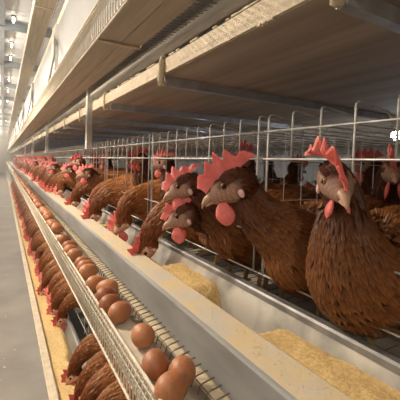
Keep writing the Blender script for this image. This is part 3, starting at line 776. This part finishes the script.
place_hen(feedA, (0.650, 2.14, FZ), 178, 'tan backed hen leaning low over the trough below the grey post', G1)
place_hen(feedA, (0.645, 1.60, FZ), 176, 'rust hen reaching down between two orange feeding hens', G1)
place_hen(upB, (0.650, 2.58, FZ), 182, 'brown hen stretching out left of the upright hen', G1)
place_hen(feedB, (0.640, 2.78, FZ), 180, 'tan hen feeding at the trough well before the second post', G1)
mf = [merged(q) for q in (feedA, feedB, upA, upB)]
y = 2.95; k = 0
while y < 15:
    j = rnd.choices((0, 1, 2, 3), (3, 3, 2, 2))[0]
    o = link('hen', mf[j], None, (0.635 + rnd.uniform(-0.02, 0.02), y, FZ)); o.rotation_euler = (0, 0, R(180 + rnd.uniform(-12, 12)))
    tag(o, 'small brown hen far down the row with its head out over the trough', 'hen', 'distant hens at the upper trough'); y += rnd.uniform(0.10, 0.15) * (1 if y < 8 else 1.4)
# hens deeper inside the cages
inA = hen_meshes(upright(0.372, 0.175, 0.02), (0.175, 0.02, 0.372), R(20), R(-5), 12, lean=0.01, light=0.2, n_feather=900, tint=0.75)
inB = hen_meshes(upright(0.355, 0.185, -0.03), (0.185, -0.03, 0.355), R(-35), R(-8), 13, lean=-0.01, light=0.2, n_feather=900, tint=0.75)
INSIDE = [(inA, 0.78, 0.84, 185, 'dark hen standing inside the cage behind the large middle hen'),
          (inB, 0.84, 0.60, 250, 'dark hen inside the cage behind the comb of the hen facing the viewer'),
          (inA, 1.12, 0.55, 100, 'dim hen far inside the cage at the right edge'),
          (inB, 0.735, 1.20, 172, 'hen inside the cage above the left-facing pair'),
          (inA, 0.735, 1.58, 184, 'hen inside the wire cage with a red comb above the tan hens'),
          (inB, 0.82, 2.44, 182, 'hen inside the wire cage right of the grey post'),
          (inA, 0.98, 0.30, 200, 'dark hen deep in the cage behind the hen facing the viewer'),
          (inB, 1.40, 0.95, 20, 'dim hen in the rear cage, turned away'),
          (inA, 1.35, 1.45, 60, 'dim hen in the rear cage beyond the pair'),
          (inA, 0.86, 2.00, 170, 'hen in the cage behind the grey post'),
          (inB, 0.95, 1.02, 30, 'dark hen turned away behind the pair'),
          (inB, 0.85, 2.90, 185, 'hen in the cage well left of the grey post')]
for ms, x, y, a, lb in INSIDE: place_hen(ms, (x, y, FZ), a, lb, 'hens inside the cages')
# lower tier
LFZ = z(-1.06)
feedC = hen_meshes(feeding(0.275, 0.0, 0.088), (0.275, 0.0, 0.088), R(-12), R(-50), 15, lean=0.006, comb_h=0.7, light=0.9, n_feather=1500, tint=1.35)
low = [(1.28, feedB, 0.545, 176, 'cream-flecked hen at the bottom edge, nearest of the lower hens'), (1.41, feedC, 0.555, 184, 'second lower hen from the bottom edge, rust coloured'),
       (1.56, feedC, 0.560, 178, 'dark lower hen pecking in pale mash beside the gap in the row'), (1.17, feedA, 0.55, 180, 'lower hen half cut by the bottom edge'),
       (2.16, feedA, 0.590, 182, 'lower hen leading the row beyond the gap'), (2.30, feedC, 0.575, 176, 'second lower hen beyond the gap'), (2.44, feedB, 0.57, 183, 'third lower hen beyond the gap')]
for y, ms, x, a, lb in low: place_hen(ms, (x, y, LFZ), a, lb, 'hens at the lower trough')
place_hen(inA, (0.70, 1.86, LFZ), 130, 'dim hen standing back in the lower cage behind the gap', 'hens at the lower trough')
place_hen(inB, (0.70, 2.06, LFZ), 235, 'second dim hen back in the lower cage behind the gap', 'hens at the lower trough')
mC = [mf[0], mf[1], merged(feedC)]; y = 2.60
while y < 14:
    o = link('hen', mC[rnd.randrange(3)], None, (0.565 + rnd.uniform(-0.02, 0.03), y, LFZ)); o.rotation_euler = (0, 0, R(180 + rnd.uniform(-14, 14)))
    tag(o, 'small brown hen feeding far along the lower trough', 'hen', 'distant hens at the lower trough'); y += rnd.uniform(0.11, 0.18) * (1 if y < 8 else 1.4)

# ------------------------------------------------------------------ dusty air
hz = MB().box(-2.15, 0.45, 3.2, END + 0.9, 0.02, 2.9).build('dusty_air', M['plaster'])
hm = bpy.data.materials.new('dust_haze'); hm.use_nodes = True; nt = hm.node_tree; nt.nodes.clear()
ou = nt.nodes.new('ShaderNodeOutputMaterial'); vs_ = nt.nodes.new('ShaderNodeVolumeScatter'); vs_.inputs['Density'].default_value = 0.05
vs_.inputs['Color'].default_value = (0.95, 0.93, 0.9, 1); nt.links.new(vs_.outputs[0], ou.inputs['Volume'])
hz.data.materials.clear(); hz.data.materials.append(hm); tag(hz, 'pale dusty haze hanging far down the aisle', 'haze', kind='stuff')
